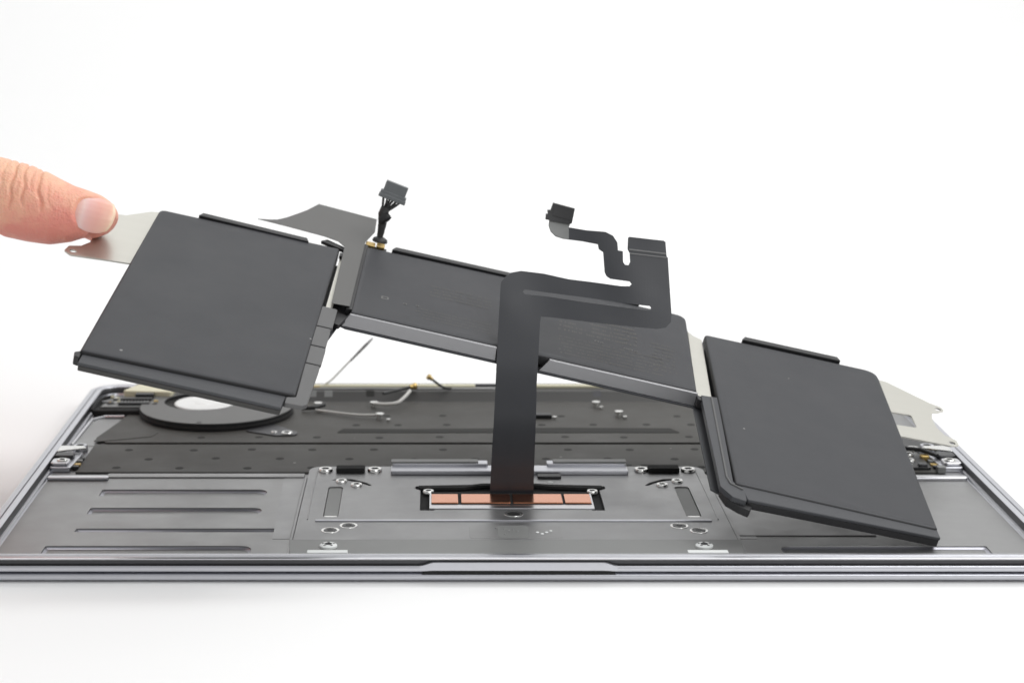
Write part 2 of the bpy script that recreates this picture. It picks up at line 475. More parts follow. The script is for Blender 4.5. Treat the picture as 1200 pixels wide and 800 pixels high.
# contact board with copper pads
b = LB(); b.prism(rrect(-24.6, 25.0, 53.6, 71.5, .4), -2.92, -1.75); board = tpart(b, "contact_board", M['alu_bright'], bevel=.2)
b = LB(); b.box(-24.0, 24.4, 57.6, 71.2, -1.76, -1.70); b.build("solder_mask", M['black_foam'], trackpad)
for x0, x1 in ((-24.0, -15.85), (-14.95, -.05), (.75, 15.75), (16.45, 24.4)):
    b = LB(); b.prism(rrect(x0, x1, 58.2, 67.6, .35), -1.71, -1.32); tpart(b, "copper_pad", M['copper'], bevel=.22)
b = LB()
b.prism(rpoly([(-28, 75), (-14, 75.2), (-10, 77.6), (-4, 78.6), (8, 78.4), (13, 76.6), (22, 75.2), (29, 75), (29, 77.6), (13, 79.0), (8, 80.2), (-8, 80.2), (-12, 78.6), (-28, 77.6)], .5), -2.4, -1.55)
tpart(b, "gasket", M['black_foam'], bevel=.3)
for x in (-24.9, 25.6): screw(trackpad, x, 71.8, TP-.2, 1.75, M['screw'], h=.8)
screw(trackpad, .5, 48.6, TP, 2.3, M['screw_dark'], sunk=True)
# dark tape along the front edge with its two bright screws and pale pads
b = LB(); b.prism(rpoly([(-63.0, 6.4), (63.0, 6.4), (64.2, 23.3), (-64.2, 23.3)], .3), -2.9, -1.95); tape = b.build("front_tape", M['tape'], bevel=.12)
for x in (-52.8, 52.8):
    b = LB()
    b.lathe(x, 16.6, [(2.5, -1.95), (2.5, -1.45), (2.1, -1.15), (1.1, -1.05), (1.0, -1.35)], 28, [0, 0, 0, 1])
    for i in range(5):
        a = 2*math.pi*i/5 + .3
        b.lathe(x+1.55*math.cos(a), 16.6+1.55*math.sin(a), [(.42, -1.2), (.42, -1.07)], 10, [1])
    b.build("pentalobe_screw", [M['white_pad'], M['screw_dark']], tape, angle=40)
for x in (-52.6, 52.6):
    b = LB(); b.prism(rrect(x-5.6, x+5.6, 6.6, 9.0, .3), -1.96, -.40); b.build("foam_pad", M['white_pad'], tape, bevel=.15)
b = LB(); b.box(-63.2, 63.2, 5.2, 6.3, -3.0, -1.5); b.build("front_lip", M['alu'], bevel=.2)
# thin black seams beside the trackpad on the bay floor
for sgn in (1,):
    xa, xb = sorted((sgn*64.8, sgn*104))
    b = LB(); b.box(xa, xb, 29.6, 30.5, -3.0, -2.86); b.build("seam_tape", M['black'])

# ---- keyboard shield sheets
b = LB(); b.prism(rpoly([(-138.4, 96.6), (138.4, 96.6), (138.4, 131.6), (-138.0, 131.6)], [.5, .5, .5, 1]), -2.98, -2.5)
sheet1 = b.build("keyboard_shield", M['sheet'], bevel=.15)
b = LB(); b.prism(rpoly([(-134.5, 133.6), (134.5, 133.6), (134.5, 193), (-131, 193), (-133, 172), (-139, 140)], .6), -2.98, -2.35)
sheet2 = b.build("keyboard_shield", M['sheet'], bevel=.15)
b = LB(); b.box(-137, 137, 131.6, 133.6, -3.0, -2.93); b.build("shield_gap_shade", M['black'])
b = LB(); b.box(-138, 138, 95.5, 96.6, -3.0, -2.9); b.build("shield_gap_shade", M['black'])  # black strip painting in the shadow gap at the sheet's front edge
b = LB(); b.prism(rpoly([(-139.2, 133.7), (-120, 141), (-118.6, 147), (-128, 172), (-133, 172)], 1.2), -2.36, -2.2); b.build("shield_tape", M['sheet'], sheet2)
proto = None
for row, (yy, x0, step, z, sh) in enumerate(((102, -126, 21, -2.5, sheet1), (113, -116, 21.5, -2.5, sheet1), (124.5, -126, 21, -2.5, sheet1), (140.5, -104, 21, -2.35, sheet2), (158, -52, 17, -2.35, sheet2), (171, -40, 21, -2.35, sheet2))):
    x = x0
    while x < 132:
        if proto is None:
            q = MB(); q.lathe(0, 0, [(1.45, -.02), (1.4, .03), (.5, .035)], 12)
            proto = q.build("rivet", M['sheet_spot'], sh); proto.location = (x*S, yy*S, (z-TZ)*S)
        else:
            reuse(proto, "rivet", sh, (x + random.uniform(-1.5, 1.5), yy + random.uniform(-.8, .8), z-TZ))
        x += step
b = LB(); b.prism(rpoly([(-57, 146.5), (62, 146.5), (59, 152.6), (20, 153.5), (-30, 151.5), (-55, 152)], .8), -2.36, -2.22); b.build("shield_strip", M['sheet_spot'], sheet2)
for x0, x1 in ((-25, -12), (24, 30), (33, 41), (44, 56)):
    b = LB(); b.box(x0, x1, 104.3, 105.6, -2.51, -2.44); b.build("etched_mark", M['sheet_spot'], sheet1)

# ---- back wall, hinge cover, antenna window
b = LB()
sec = [(194.2, -3.0), (195.0, -2.4), (198.0, .4), (202.2, .6), (206.6, .6), (206.6, -3.0)]
b.prism(sec, -134, 134, tf=lambda y, z, x: (x, y, z))
b.build("hinge_cover", M['black_soft'], bevel=.3)
b = LB(); b.box(-134, -8, 202.6, 205.0, .55, 1.5); b.box(14, 136, 202.6, 205.0, .55, 1.5); b.build("antenna_window", M['cream'], bevel=.2)
b = LB(); b.box(-80, 6, 200.4, 202.2, .58, .95); b.build("hinge_strip", M['alu_floor'], bevel=.2)
b = LB(); b.box(-135, 135, 205.4, 207.3, .2, 1.25); b.build("vent_bar", M['alu_dark'], bevel=.2)
for x, m in ((-71, 'gold'), (-68.5, 'tape'), (-62.5, 'tape'), (-47, 'sheet_spot'), (37, 'alu_dark'), (61, 'alu_dark')):
    b = LB(); b.prism([(195.6, -2.2), (196.3, -2.1), (199, .55), (198.2, .62)], x-1.5, x+1.5, tf=lambda y, z, q: (q, y-.25, z)); b.build("hinge_tab", M[m])
b = LB(); b.box(-82, -66, 202.0, 203.6, .6, 1.35); b.build("brass_contact", M['gold'], bevel=.2)

# ---- fan in the far left
FX, FY, FR = -101.5, 175.5, 27.5
def circ(x, y, r, n=64): return [(x+r*math.cos(2*math.pi*i/n), y+r*math.sin(2*math.pi*i/n)) for i in range(n)]
OX, OY = FX-6.0, FY+7.0
b = LB(); b.prism(circ(FX, FY, FR), -2.3, .5, [circ(OX, OY, 13.6)], m=0, mside=1)
fan = b.build("fan", [M['fan'], M['black']], bevel=.35, angle=40)
b = LB(); b.lathe(OX, OY, [(13.5, -2.32), (13.5, -2.26)], 48); b.build("fan_floor", M['black_foam'], fan)
b = LB(); b.lathe(OX+.6, OY+.4, [(10.8, -2.2), (10.8, -.5), (10.4, -.2), (9.2, -.12), (9.0, -.2), (3.4, -.14), (3.2, .0), (1.2, .05)], 56); b.build("fan_hub", M['hub'], fan, angle=30)
for i in range(28):
    a = 2*math.pi*i/28
    b = LB(); c, s_ = math.cos(a), math.sin(a)
    P = [(10.9, 0), (13.3, 1.0), (13.3, 1.35), (10.9, .45)]
    b.prism([(OX + .6 + c*x - s_*y, OY + .4 + s_*x + c*y) for x, y in P], -2.2, -.7); b.build("fan_blade", M['black'], fan)
b = LB(); b.lathe(FX, FY, [(FR-.15, -1.3), (FR+.12, -1.2), (FR+.12, -1.0), (FR-.15, -.9)], 64); b.build("housing_seam", M['black_soft'], fan)
b = LB(); b.prism(rpoly([(FX+12, FY-27), (FX+24, FY-34), (FX+31, FY-33), (FX+31, FY-29), (FX+22, FY-18)], 2), -2.3, -1.9); b.build("mounting_ear", M['alu_dark'], fan, bevel=.15)
screw(fan, FX+27.5, FY-31.2, -1.9, 2.0, M['screw'], h=.5)
screw(fan, FX+23.0, FY-30.0, -1.9, 1.1, M['screw'], h=.4)
b = LB(); b.box(FX-4.2, FX-2.6, FY-FR+1.2, FY-FR+3.2, -.4, .60); b.build("rim_notch", M['black'], fan)

# ---- far left corner: connector board with pale foam block
b = LB(); b.prism(rrect(-146, -121, 172, 186, 1.5), -2.9, -.6); b.build("corner_foam", M['black_foam'], bevel=.5)
b = LB(); b.prism(rpoly([(-143.5, 175.5), (-123.5, 175.5), (-122, 190), (-141, 190)], .8), -.6, -.05); cboard = b.build("corner_board", M['tape'], bevel=.15)
b = LB(); b.prism(rpoly([(-138, 191), (-119.5, 189), (-119, 199), (-133, 203)], 1.4), -1.5, 2.3); b.build("foam_block", M['cream'], cboard, bevel=.5)
b = LB(); b.prism(rrect(-132.5, -125.8, 186.2, 189.4, .3), -.1, 2.0); b.build("socket", M['black'], cboard, bevel=.2)
proto = None
for k in range(9):
    x = -136.4 + k*1.15
    if proto is None:
        q = MB(); q.box(-.32, .32, 0, 3.2, 0, .8)
        proto = q.build("connector_pin", M['alu_floor'], cboard, bevel=.08); proto.location = (x*S, 179*S, (-.05-TZ)*S)
    else: reuse(proto, "connector_pin", cboard, (x, 179, -.05-TZ))
b = LB(); b.prism(rrect(-137.3, -126, 182.2, 185.2, .4), -.05, 1.3); b.build("connector_body", M['black'], cboard, bevel=.2)
b = LB(); b.prism(rrect(-137.4, -126, 177.3, 178.9, .4), -.05, .9); b.build("connector_body", M['black'], cboard, bevel=.2)
for i in range(12):
    x, y = random.uniform(-142, -137.8), random.uniform(177, 189)
    if i > 6: x, y = random.uniform(-125.4, -123.8), random.uniform(177, 188)
    w = random.uniform(.4, .9)
    b = LB(); b.box(x-w, x+w, y-.5, y+.5, -.05, random.uniform(.4, 1.1)); b.build("chip_part", random.choice([M['cream'], M['tape'], M['screw'], M['gold']]), cboard, bevel=.1)
screw(cboard, -140.6, 180.5, -.1, 1.5, M['screw_dark'], h=.6)
b = LB(); b.tube([(-146, 172, -.8), (-145.4, 180, -.2), (-144.6, 186, .2), (-141, 190, .4)], .7); b.build("edge_gasket", M['black_foam'])
b = LB(); b.prism(rpoly([(-119, 192), (-112, 199), (-108, 203), (-117, 203)], .8), -1, 1.2); b.build("bracket", M['alu_floor'], bevel=.2)
# left port well and metal posts
b = LB(); b.prism(rpoly([(-145.5, 131), (-137.5, 131), (-134, 168), (-143.5, 168)], 2.0), -3.0, -2.86, []); b.build("port_well", M['alu_floor'], bevel=.1)
b = LB(); b.tube([(-145.8, 131, -2.6), (-145.0, 166, -2.6), (-141, 170, -2.5), (-134, 170, -2.4)], .55); b.build("well_edge", M['alu_bright'])
def port_module(sgn):
    def X(x): return sgn*x
    b = LB(); b.prism(rpoly([(X(147), 98), (X(140.2), 98), (X(139.2), 117), (X(147), 117)], 1.0), -3.0, -1.3); pm = b.build("port_module", M['alu'], bevel=.35)
    b = LB(); b.prism(rpoly([(X(147), 99.5), (X(141.2), 99.5), (X(141.2), 105.5), (X(147), 105.5)], 1.4), -1.3, -.2); b.build("port_shell", M['alu_bright'], pm, bevel=.5)
    b = LB(); b.prism(rpoly([(X(147), 107.5), (X(141.0), 107.5), (X(141.0), 112.5), (X(147), 112.5)], 1.2), -1.3, .1); b.build("port_shell", M['screw_dark'], pm, bevel=.5)
    b = LB(); b.prism(rpoly([(X(147.2), 112.5), (X(138.2), 117), (X(139.5), 119.5), (X(147.2), 119.8)], .5), -.35, .25); b.build("shield_tongue", M['screw'], pm, bevel=.15)
    screw(pm, X(141.5), 124.0, -2.9, 2.5, M['alu'], h=2.2, name="post")
    screw(pm, X(143.5), 102.5, -.25, 1.8, M['screw'], h=.5)
    for k in range(4):
        b = LB(); b.prism(rrect(*sorted((X(139.9), X(138.0))), 100+3.6*k, 102+3.6*k, .3), -2.98, -1.6-.3*(k % 2)); b.build("chip_part", [M['black'], M['gold'], M['tape'], M['black']][k], pm, bevel=.15)
    return pm
port_module(-1)
pm = port_module(1)
b = LB(); b.prism(rrect(128, 137, 99, 118, 1), -3.0, -1.6); b.build("io_board", M['black'], bevel=.2)
for x, y, r in ((131, 106, 2.2), (136, 121, 2.4), (133, 114, 1.7)): screw(pm, x, y, -1.6, r, M['screw'], h=.8)
for x, y, m in ((137.6, 111, 'gold'), (139.6, 97.5, 'tape'), (129.5, 101, 'screw'), (134.5, 101, 'alu_dark')):
    b = LB(); b.prism(rrect(x-1.4, x+1.4, y-1.3, y+1.3, .4), -2.9, -.7); b.build("chip_part", M[m], pm, bevel=.3)
b = LB(); b.tube([(127, 122, -1), (131, 117, .2), (137, 114, .3), (141, 108, -.2)], .7); b.build("coax_lead", M['black'])
b = LB(); b.prism(rpoly([(124, 100), (147, 127), (147, 150), (124, 150)], 1), -2.98, -2.2); b.build("side_board", M['black'], bevel=.2)

# ---- little posts, antenna leads
def post(x, y, r=1.5, h=2.2, m='screw'):
    b = LB(); b.lathe(x, y, [(r*.75, -2.4), (r*.7, -2.4+h*.6), (r, -2.4+h*.62), (r, -2.4+h*.95), (r*.8, -2.4+h)], 18); return b.build("standoff", M[m], angle=40)
for x, y in ((-42.6, 166.5), (-65.5, 183), (-45.2, 184), (35.7, 184.5), (42.7, 170)): post(x, y)
for x, y in ((-39.4, 163.0), (37.3, 181.5), (44.6, 167), (19.6, 166.6)): post(x, y, .8, 1.0)
b = LB(); b.box(11, 18.6, 166.6, 170.2, -2.4, -.9); b.build("black_block", M['black'], bevel=.3)
def lead(path, r, m, tip=None, tipm='gold'):
    pts = []
    P = [Vector(p) for p in path]
    for i in range(len(P)-1):
        a, p, q, d = P[max(i-1, 0)], P[i], P[i+1], P[min(i+2, len(P)-1)]
        for k in range(8):
            t = k/8
            pts.append(.5*((2*p)+(q-a)*t+(2*a-5*p+4*q-d)*t*t+(3*p-a-3*q+d)*t**3))
    pts.append(P[-1])
    b = LB(); b.tube(pts, r, 8)
    o = b.build("antenna_lead", M[m], angle=60)
    if tip:
        t = P[-1]; d = (P[-1]-P[-2]).normalized()
        b = LB(); b.tube([t-d*.3, t+d*tip*.45, t+d*tip*.5, t+d*tip], [r*1.5, r*1.5, r*2.2, r*2.2], 12); b.build("lead_connector", M[tipm], o)
    return o
lead([(-45, 182.5, -.6), (-41, 181, -.5), (-36.6, 181.5, 0), (-33.5, 187, 1.4), (-32.2, 191, 2.2)], .62, 'white_wire')
lead([(-42, 190, 1.4), (-36, 195, 1.7), (-32, 197, 2.2)], .55, 'wire_dark', 2.2)
lead([(-17, 199, 1.2), (-20, 197.5, 2.0), (-24.3, 196.5, 5.4)], .5, 'wire_dark', 1.8)
lead([(-66, 176, -1.4), (-58, 172, -1.5), (-50, 168, -1.3), (-44, 166.8, -1.0)], .45, 'white_wire')
lead([(-71, 178, -1.2), (-67, 176.5, -.6), (-63, 180, -.4)], .8, 'wire_dark')
lead([(-66, 204, 1.0), (-62, 204.5, 3.0), (-55.5, 205, 9.6), (-46.5, 205, 18.7)], [.35]*25, 'white_wire')
b = LB(); b.tube([(-54.6, 205, 10.4), (-49, 205, 16.2), (-46.2, 205, 19.0)], [.42, .62, .3], 8); b.build("lead_sleeve", M['alu_floor'])

# ------------------------------------------------------------------ battery, held up by its left end
KB = 0.987
RB = Matrix(((0.97375, 0.0516, 0.2217), (0.00674, 0.967, -0.25468), (-0.22753, 0.24948, 0.94127)))
battery = bpy.data.objects.new("battery_pack", None)
sc.collection.objects.link(battery)
battery.empty_display_size = .02
battery.matrix_world = Matrix.Translation(Vector((.50, 22.8, 29.83))*S) @ RB.to_4x4()
tag(battery, "dark grey three-cell battery pack lifted out of the laptop, its left end held high", "battery")
class BB(MB):
    def build(s, name, mats, parent=None, **kw):
        return MB.build(s, name, mats, battery if parent is None else parent, K=KB, **kw)

def pillow(outline, w0, w1, inset=.9):
    """a pouch cell: rounded shoulder all round and a very slightly uneven top"""
    b = BB()
    cx = sum(p[0] for p in outline)/len(outline); cy = sum(p[1] for p in outline)/len(outline)
    def shr(d):
        out = []; N = len(outline)
        for i in range(N):
            p = Vector(outline[i]); a = (p-Vector(outline[i-1])).normalized(); c = (Vector(outline[(i+1) % N])-p).normalized()
            n = (Vector((-a.y, a.x)) + Vector((-c.y, c.x)))
            n.normalize()
            if n.dot(Vector((cx, cy))-p) < 0: n = -n
            out.append(tuple(p + n*d))
        return out
    prof = [(0.25, w0), (0, w0+.35), (0, w1-inset), (inset*.12, w1-inset*.55), (inset*.4, w1-inset*.2), (inset, w1-.04), (inset+.9, w1), ]
    rows = []
    for d, w in prof:
        rows.append(len(b.v)); b.v += [(x, y, w) for x, y in shr(d)]
    n = len(outline)
    for k in range(len(prof)-1):
        for i in range(n):
            j = (i+1) % n
            b.face((rows[k]+i, rows[k]+j, rows[k+1]+j, rows[k+1]+i), 1 if k < 4 else 0)
    b.face([rows[0]+i for i in reversed(range(n))])
    top = [(x, y) for x, y, _ in b.v[rows[-1]:rows[-1]+n]]
    xs = [p[0] for p in top]; ys = [p[1] for p in top]
    extra = []
    gx = min(xs)+2.5
    while gx < max(xs):
        gy = min(ys)+2.5
        while gy < max(ys):
            if inside((gx, gy), top) and min((gx-q[0])**2+(gy-q[1])**2 for q in top) > 3: extra.append((gx, gy))
            gy += 4
        gx += 4
    ph = random.uniform(0, 6)
    for x, y in extra:
        b.v.append((x, y, w1 + .035*math.sin(x*.09+ph)*math.cos(y*.07+ph*2) + .02*math.sin(x*.23+y*.19)))
    for t in cdt([top], top+extra): b.face([rows[-1]+i for i in t])
    return b
Lq = [(-124.6, -10.3), (-63.6, -8.1), (-61.2, 96.1), (-120.9, 94.8)]
Rq = [(63.9, -1.7), (124.2, -1.9), (120.9, 96.2), (61.7, 94.7)]
Cq = [(-53.5, 51.3), (56.2, 51.4), (56.0, 105.5), (-52.8, 102.2)]
tag(pillow(rpoly(Lq, [1.2, .8, 1.2, 2.5], 5), -4.4, 0).build("cell", [M['cell'], M['cell_side']], angle=60), "large plain cell at the raised end")
tag(pillow(rpoly(Rq, [.8, 1.2, 5, 1.5], 5), -4.4, 0).build("cell", [M['cell'], M['cell_side']], angle=60), "large plain cell at the lower end")
tag(pillow(rpoly(Cq, [.6, .6, 4, 1], 5), -3.4, 0, .6).build("cell", [M['cell'], M['cell_side']], angle=60), "narrower middle cell with faint print")
# steel support plate with the screw tabs at both ends
b = BB()
b.prism(rpoly([(-66, 0), (-56.2, 50), (-54, 49), (56, 49), (58, 0), (61, -2), (118, 0), (118, 92), (-118, 92), (-118, -4)], .5), -5.0, -4.5)
b.build("support_plate", M['cell_frame'], bevel=.1)
def ear(cx, cy, r=1.15): return [(cx+r*math.cos(2*math.pi*i/14), cy+r*.8*math.sin(2*math.pi*i/14)) for i in range(14)]
tab = [(118, 99), (126, 97.2), (139.2, 88.6), (142.6, 87.6), (143.4, 85.4), (141.0, 83.2), (138.6, 82), (137.8, 77), (138.3, 71.5), (140.2, 67.6), (143.8, 65.4), (144, 62.4), (141.3, 60.8), (132, 60.2), (118, 59.2)]
b = BB(); b.prism(rpoly(tab, .8, 3), -4.0, -3.5, [ear(141.2, 85.4), ear(141.8, 63.0), rpoly([(123, 75.4), (130.6, 76.4), (131.2, 68.2), (123, 66.8)], 1.2)])
tag(b.build("mounting_tab", M['steel'], bevel=.08), "pale steel tab with two screw eyes at the lower end")
tabl = [(-118, 101), (-124, 98.6), (-131, 91.5), (-139.2, 89.2), (-142.6, 88.4), (-143.4, 86.2), (-141.0, 83.6), (-138.2, 81.4), (-137.2, 74), (-137.4, 66.0), (-139.4, 62.0), (-142.8, 60.2), (-143.4, 56.4), (-141.0, 54.2), (-130, 56.4), (-118, 58.4)]
b = BB(); b.prism(rpoly(tabl, .8, 3), -4.0, -3.5, [ear(-141.0, 86.2), ear(-140.8, 57.2)])
tag(b.build("mounting_tab", M['steel'], bevel=.08), "pale steel tab pinched between thumb and finger")
# flaps along the front of the big cells
b = BB(); b.prism([(-123.7, -9.0), (-66.2, -7.2), (-66.8, -15.2), (-123.9, -15.4)], -2.0, -1.0); fl = b.build("front_flap", M['cell_frame'], bevel=.35)
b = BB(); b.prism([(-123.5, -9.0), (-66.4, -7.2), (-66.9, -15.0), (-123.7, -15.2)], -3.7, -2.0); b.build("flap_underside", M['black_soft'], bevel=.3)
b = BB(); b.prism([(-124.6, -8.6), (-123.9, -8.4), (-124.0, -12.6), (-125.6, -12.2), (-126.0, -9.8)], -3.8, -.9); b.build("corner_fold", M['black'], bevel=.3)
b = BB(); b.prism([(65.4, -.6), (124.1, -.6), (124.4, -5.6), (67.0, -8.4)], -1.7, -.55); b.build("front_flap", M['cell_frame'], bevel=.4)
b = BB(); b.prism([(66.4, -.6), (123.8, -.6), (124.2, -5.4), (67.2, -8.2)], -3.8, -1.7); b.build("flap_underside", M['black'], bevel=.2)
# right-hand arm of the frame beside the lower cell
arm = [(57.6, 50.6), (63.0, 51.4), (63.6, 0), (66.6, -2.0), (66.8, -9.6), (62.6, -8.6), (59.4, -4.2)]
b = BB(); b.prism(rpoly(arm, [.3, .3, 1, .6, .8, 1, 2]), -2.4, -.6); b.build("frame_arm", M['cell_frame'], bevel=.35)
b = BB(); b.tube([(60.9, 50.4, -.6), (61.7, 2, -.55), (62.6, -1.5, -.55), (66.0, -3.4, -.55)], .38, 8); b.build("arm_ridge", M['clip'])
b = BB(); b.prism(rpoly([(59.8, -2.5), (65.6, -5), (68.6, -9.4), (67.8, -11.6), (65.0, -10.4), (61.6, -8.0)], .4), -4.6, -2.2); b.build("arm_hook", M['black'], bevel=.3)
# pale steel strips showing in the gaps between the cells
b = BB(); b.prism([(56.6, 50.8), (61.6, 51.6), (61.3, 94.0), (58.6, 95.6), (56.8, 98)], -2.6, -2.0); b.build("steel_strip", M['steel'], bevel=.1)
b = BB(); b.prism([(-61.4, 53.4), (-59.2, 53.6), (-59.0, 94), (-60.6, 95)], -1.9, -1.4); b.build("steel_strip", M['steel'], bevel=.1)
# left-hand arm: a row of four grey clips
segs = [(52.2, 38.6, 4.9), (38.0, 25.4, 4.4), (24.8, 13.6, 4.4)]
for v1, v0, wd in segs:
    b = BB(); b.prism(rpoly([(-62.8-(52-v0)*.012, v0), (-62.8-(52-v1)*.012+wd, v0+.1), (-62.8-(52-v1)*.012+wd+.3, v1), (-62.8-(52-v1)*.012, v1)], [.3, .9, .9, .3]), -1.7, -.45); b.build("frame_clip", M['clip'], bevel=.3)
b = BB(); b.prism(rpoly([(-63.4, 13.0), (-58.9, 13.0), (-60.0, -11), (-61.4, -12.6), (-66.2, -13.0), (-66.2, -9.4), (-63.6, -8.2)], [.4, 1, 1.2, 1, .4, .4, .8]), -1.9, -.4); b.build("frame_clip", M['clip'], bevel=.3)
b = BB(); b.prism(rpoly([(-59.2, 55), (-54.0, 52), (-56.2, 44.6), (-58.2, 45.4)], .6), -3.4, -1.9); b.build("cable_boot", M['black'], bevel=.4)
# silver front walls of the middle tray
for pts in ([(-53.6, 51.2), (-7.4, 51.2)], [(9.3, 51.2), (56.4, 51.2)]):
    (u0, v), (u1, _) = pts
    b = BB()
    # side wall: crisp top edge, slanted left end
    n0 = len(b.v)
    b.v += [(u0, v-.9, -.25), (u1, v-.9, -.25), (u1+(.6 if u1 < 0 else 1.6), v-1.5, -4.5), (u0-2.6, v-1.5, -4.5),
            (u0, v+.1, -.25), (u1, v+.1, -.25), (u1+(.6 if u1 < 0 else 1.6), v+.1, -4.5), (u0-2.6, v+.1, -4.5)]
    for f in ((0, 3, 2, 1), (4, 5, 6, 7), (0, 1, 5, 4), (3, 7, 6, 2), (0, 4, 7, 3), (1, 2, 6, 5)): b.face([n0+i for i in f])
    b.build("tray_wall", M['tray'], bevel=.2)
b = BB(); b.prism([(56.0, 51.0), (58.6, 50.4), (59.4, 47.8), (56.6, 48.2)], -4.2, -1.0); b.build("tray_corner", M['black'], bevel=.3)
# black bars along the rear edges of the cells
for u0, u1, v, vv in ((-108.4, -71.6, 97.9, 97.0), (-44.6, 40, 105.8, 107.2), (74.5, 108.5, 98.4, 99.2)):
    b = BB(); b.prism(rpoly([(u0, v-2.4), (u1, vv-2.4), (u1-.9, vv+.2), (u0+1.2, v+.2)], .3), -2.6, .55); b.build("edge_bar", M['black'], bevel=.3)
b = BB(); b.prism(rpoly([(-68, 99.4), (-59.6, 96.0), (-58.8, 98.0), (-66, 101.6)], .3), -1.5, -.3); b.build("edge_bar", M['black'], bevel=.2)
b = BB(); b.box(-61.0, -59.2, 91.0, 93.8, -1.6, -.3); b.build("black_tab", M['black'], bevel=.2)
# loose grey insulating film with curved left edge
film = [(-89.9, 103.6), (-86.5, 105.0), (-83.6, 106.6), (-81.0, 109.8), (-78.7, 113.6), (-76.8, 116.8), (-75.0, 120.0), (-73.4, 123.6), (-71.8, 127.2), (-51.4, 125.6), (-51.2, 114.4), (-53.6, 104.8), (-54.2, 54.5), (-59.9, 53.9), (-60.0, 97.4), (-62.4, 100.4), (-67.2, 101.9), (-80, 103.0)]
b = BB()
b.prism(film, .22, .40)
b.build("insulating_film", M['film'], bevel=.04)
# brass terminal and cable with its plug
b = BB(); b.prism(rrect(-53.4, -50.2, 104.2, 107.2, .5), -1.2, -.1); b.build("brass_terminal", M['gold'], bevel=.3)
b = BB(); b.prism(rrect(-49.8, -47.0, 104.4, 107.4, .6), -1.0, .1); b.build("brass_terminal", M['gold'], bevel=.3)
b = BB(); b.prism(rrect(-54.2, -46.2, 103.4, 106.0, .3), -2.2, -1.0); b.build("terminal_base", M['black'], bevel=.2)
b = BB(); b.box(-55.2, -52.4, 54, 104.6, -2.4, -.25); b.build("film_gap_shade", M['black'], bevel=.2)  # black strip drawn as the thin shadow along the film's edge
b = BB(); b.lathe(-49.0, 109.6, [(2.6, -.4), (2.4, .5), (1.2, 1.2)], 20, sy=.7); b.build("cable_collar", M['wire_dark'], angle=50)
def toB(p):
    v = RB.transposed() @ (Vector(p) - Vector((.50, 22.8, 29.83)))
    return v/KB
def near(p):   # measured against the unscaled pose, then carried with the pack
    c = Vector((-22.267, -511.609, 166.435)); return c + (Vector(p)-c)*KB
def WP(*p): return toB(near(p))
base = [(-41.6, 135.9, 66.6), (-41.0, 135.6, 69.0), (-40.4, 135.4, 72.3), (-40.1, 135.2, 75.4), (-39.4, 135.2, 77.6)]
b = BB(); b.tube([WP(*p) for p in base], [1.0, 1.15, 1.45, 1.75, 1.5], 14); b.build("cable_sleeve", M['wire_dark'], angle=60)
b = BB(); b.tube([WP(-40.9, 134.6, 73.2), WP(-39.0, 134.0, 74.6), WP(-38.2, 134.3, 75.2)], [1.5, 1.55, 1.3], 12); b.build("cable_tie", M['black'], angle=60)
for k in range(6):
    t = k/5
    st = (-40.4 + 1.6*t, 135.2 + .5*math.sin(k*2.1), 76.4)
    en = (-39.9 + 6.6*t, 135.4, 82.3 - 2.1*t)
    md = ((st[0]*.5+en[0]*.5) + .3*math.sin(k*1.7), 135.0 + .5*math.cos(k*3), st[2]*.5+en[2]*.5)
    b = BB(); b.tube([WP(*st), WP(*md), WP(*en)], .42, 8); b.build("wire", M['wire_dark'], angle=60)
# plug: a flat grey housing tilted like the photo
ax = Vector((8.0, 0, -3.15)).normalized(); up = Vector((.36, 0, .93)); up = (up - ax*up.dot(ax)).normalized(); nn = ax.cross(up)
o0 = Vector((-41.0, 135.9, 83.0))
def plug(a0, a1, h0, h1, d0, d1, name, m, bev=.2):
    b = BB(); idx = len(b.v)
    for h, d in ((h0, d0), (h1, d0), (h1, d1), (h0, d1)):
        for a in (a0, a1):
            b.v.append(tuple(WP(*(o0 + ax*a + up*h + nn*d))))
    for f in ((0, 1, 3, 2), (2, 3, 5, 4), (4, 5, 7, 6), (6, 7, 1, 0), (0, 2, 4, 6), (1, 7, 5, 3)): b.face([idx+i for i in f])
    bmn = b.build(name, m, bevel=bev)
    return bmn
plug(0, 8.9, -1.2, .9, -1.5, 1.5, "plug", M['connector'])
plug(.7, 8.3, .8, 4.3, -1.1, 1.3, "plug_nose", M['connector'])
plug(-.2, 9.1, -1.5, -.2, -.9, 1.9, "plug_flange", M['connector'])
for k in range(5):
    plug(1.6+1.35*k, 2.2+1.35*k, 1.4, 3.9, -1.25, -1.0, "plug_slot", M['tape'], 0)
# faint print on the middle cell
def print_block(u0, u1, v0, v1, rows, hh, m, dens=.75, name="printed_text"):
    b = BB()
    for r in range(rows):
        v = v1 - (v1-v0)*r/max(1, rows-1) if rows > 1 else v1
        u = u0 + random.uniform(0, 1)
        while u < u1:
            w = random.uniform(.3, .75)
            if random.random() < dens: 
                k = len(b.v); h = hh*random.uniform(.7, 1)
                b.v += [(u, v, .035), (u+w*.8, v, .035), (u+w*.8, v+h, .035), (u, v+h, .035)]; b.face((k, k+1, k+2, k+3))
            u += w + (.1 if random.random() < .85 else .7)
    o = b.build(name, M[m], smooth=False); o["kind"] = "stuff"
print_block(-30, -10, 76, 83, 4, .8, 'print', .85)
print_block(-34, -10, 58.5, 64.5, 4, .6, 'print', .85)
print_block(12, 38, 73, 90, 7, 1.3, 'print', .85)
print_block(12, 46, 56.5, 68, 6, .8, 'print', .85)
print_block(42, 50, 60, 78, 8, .9, 'print', .85)
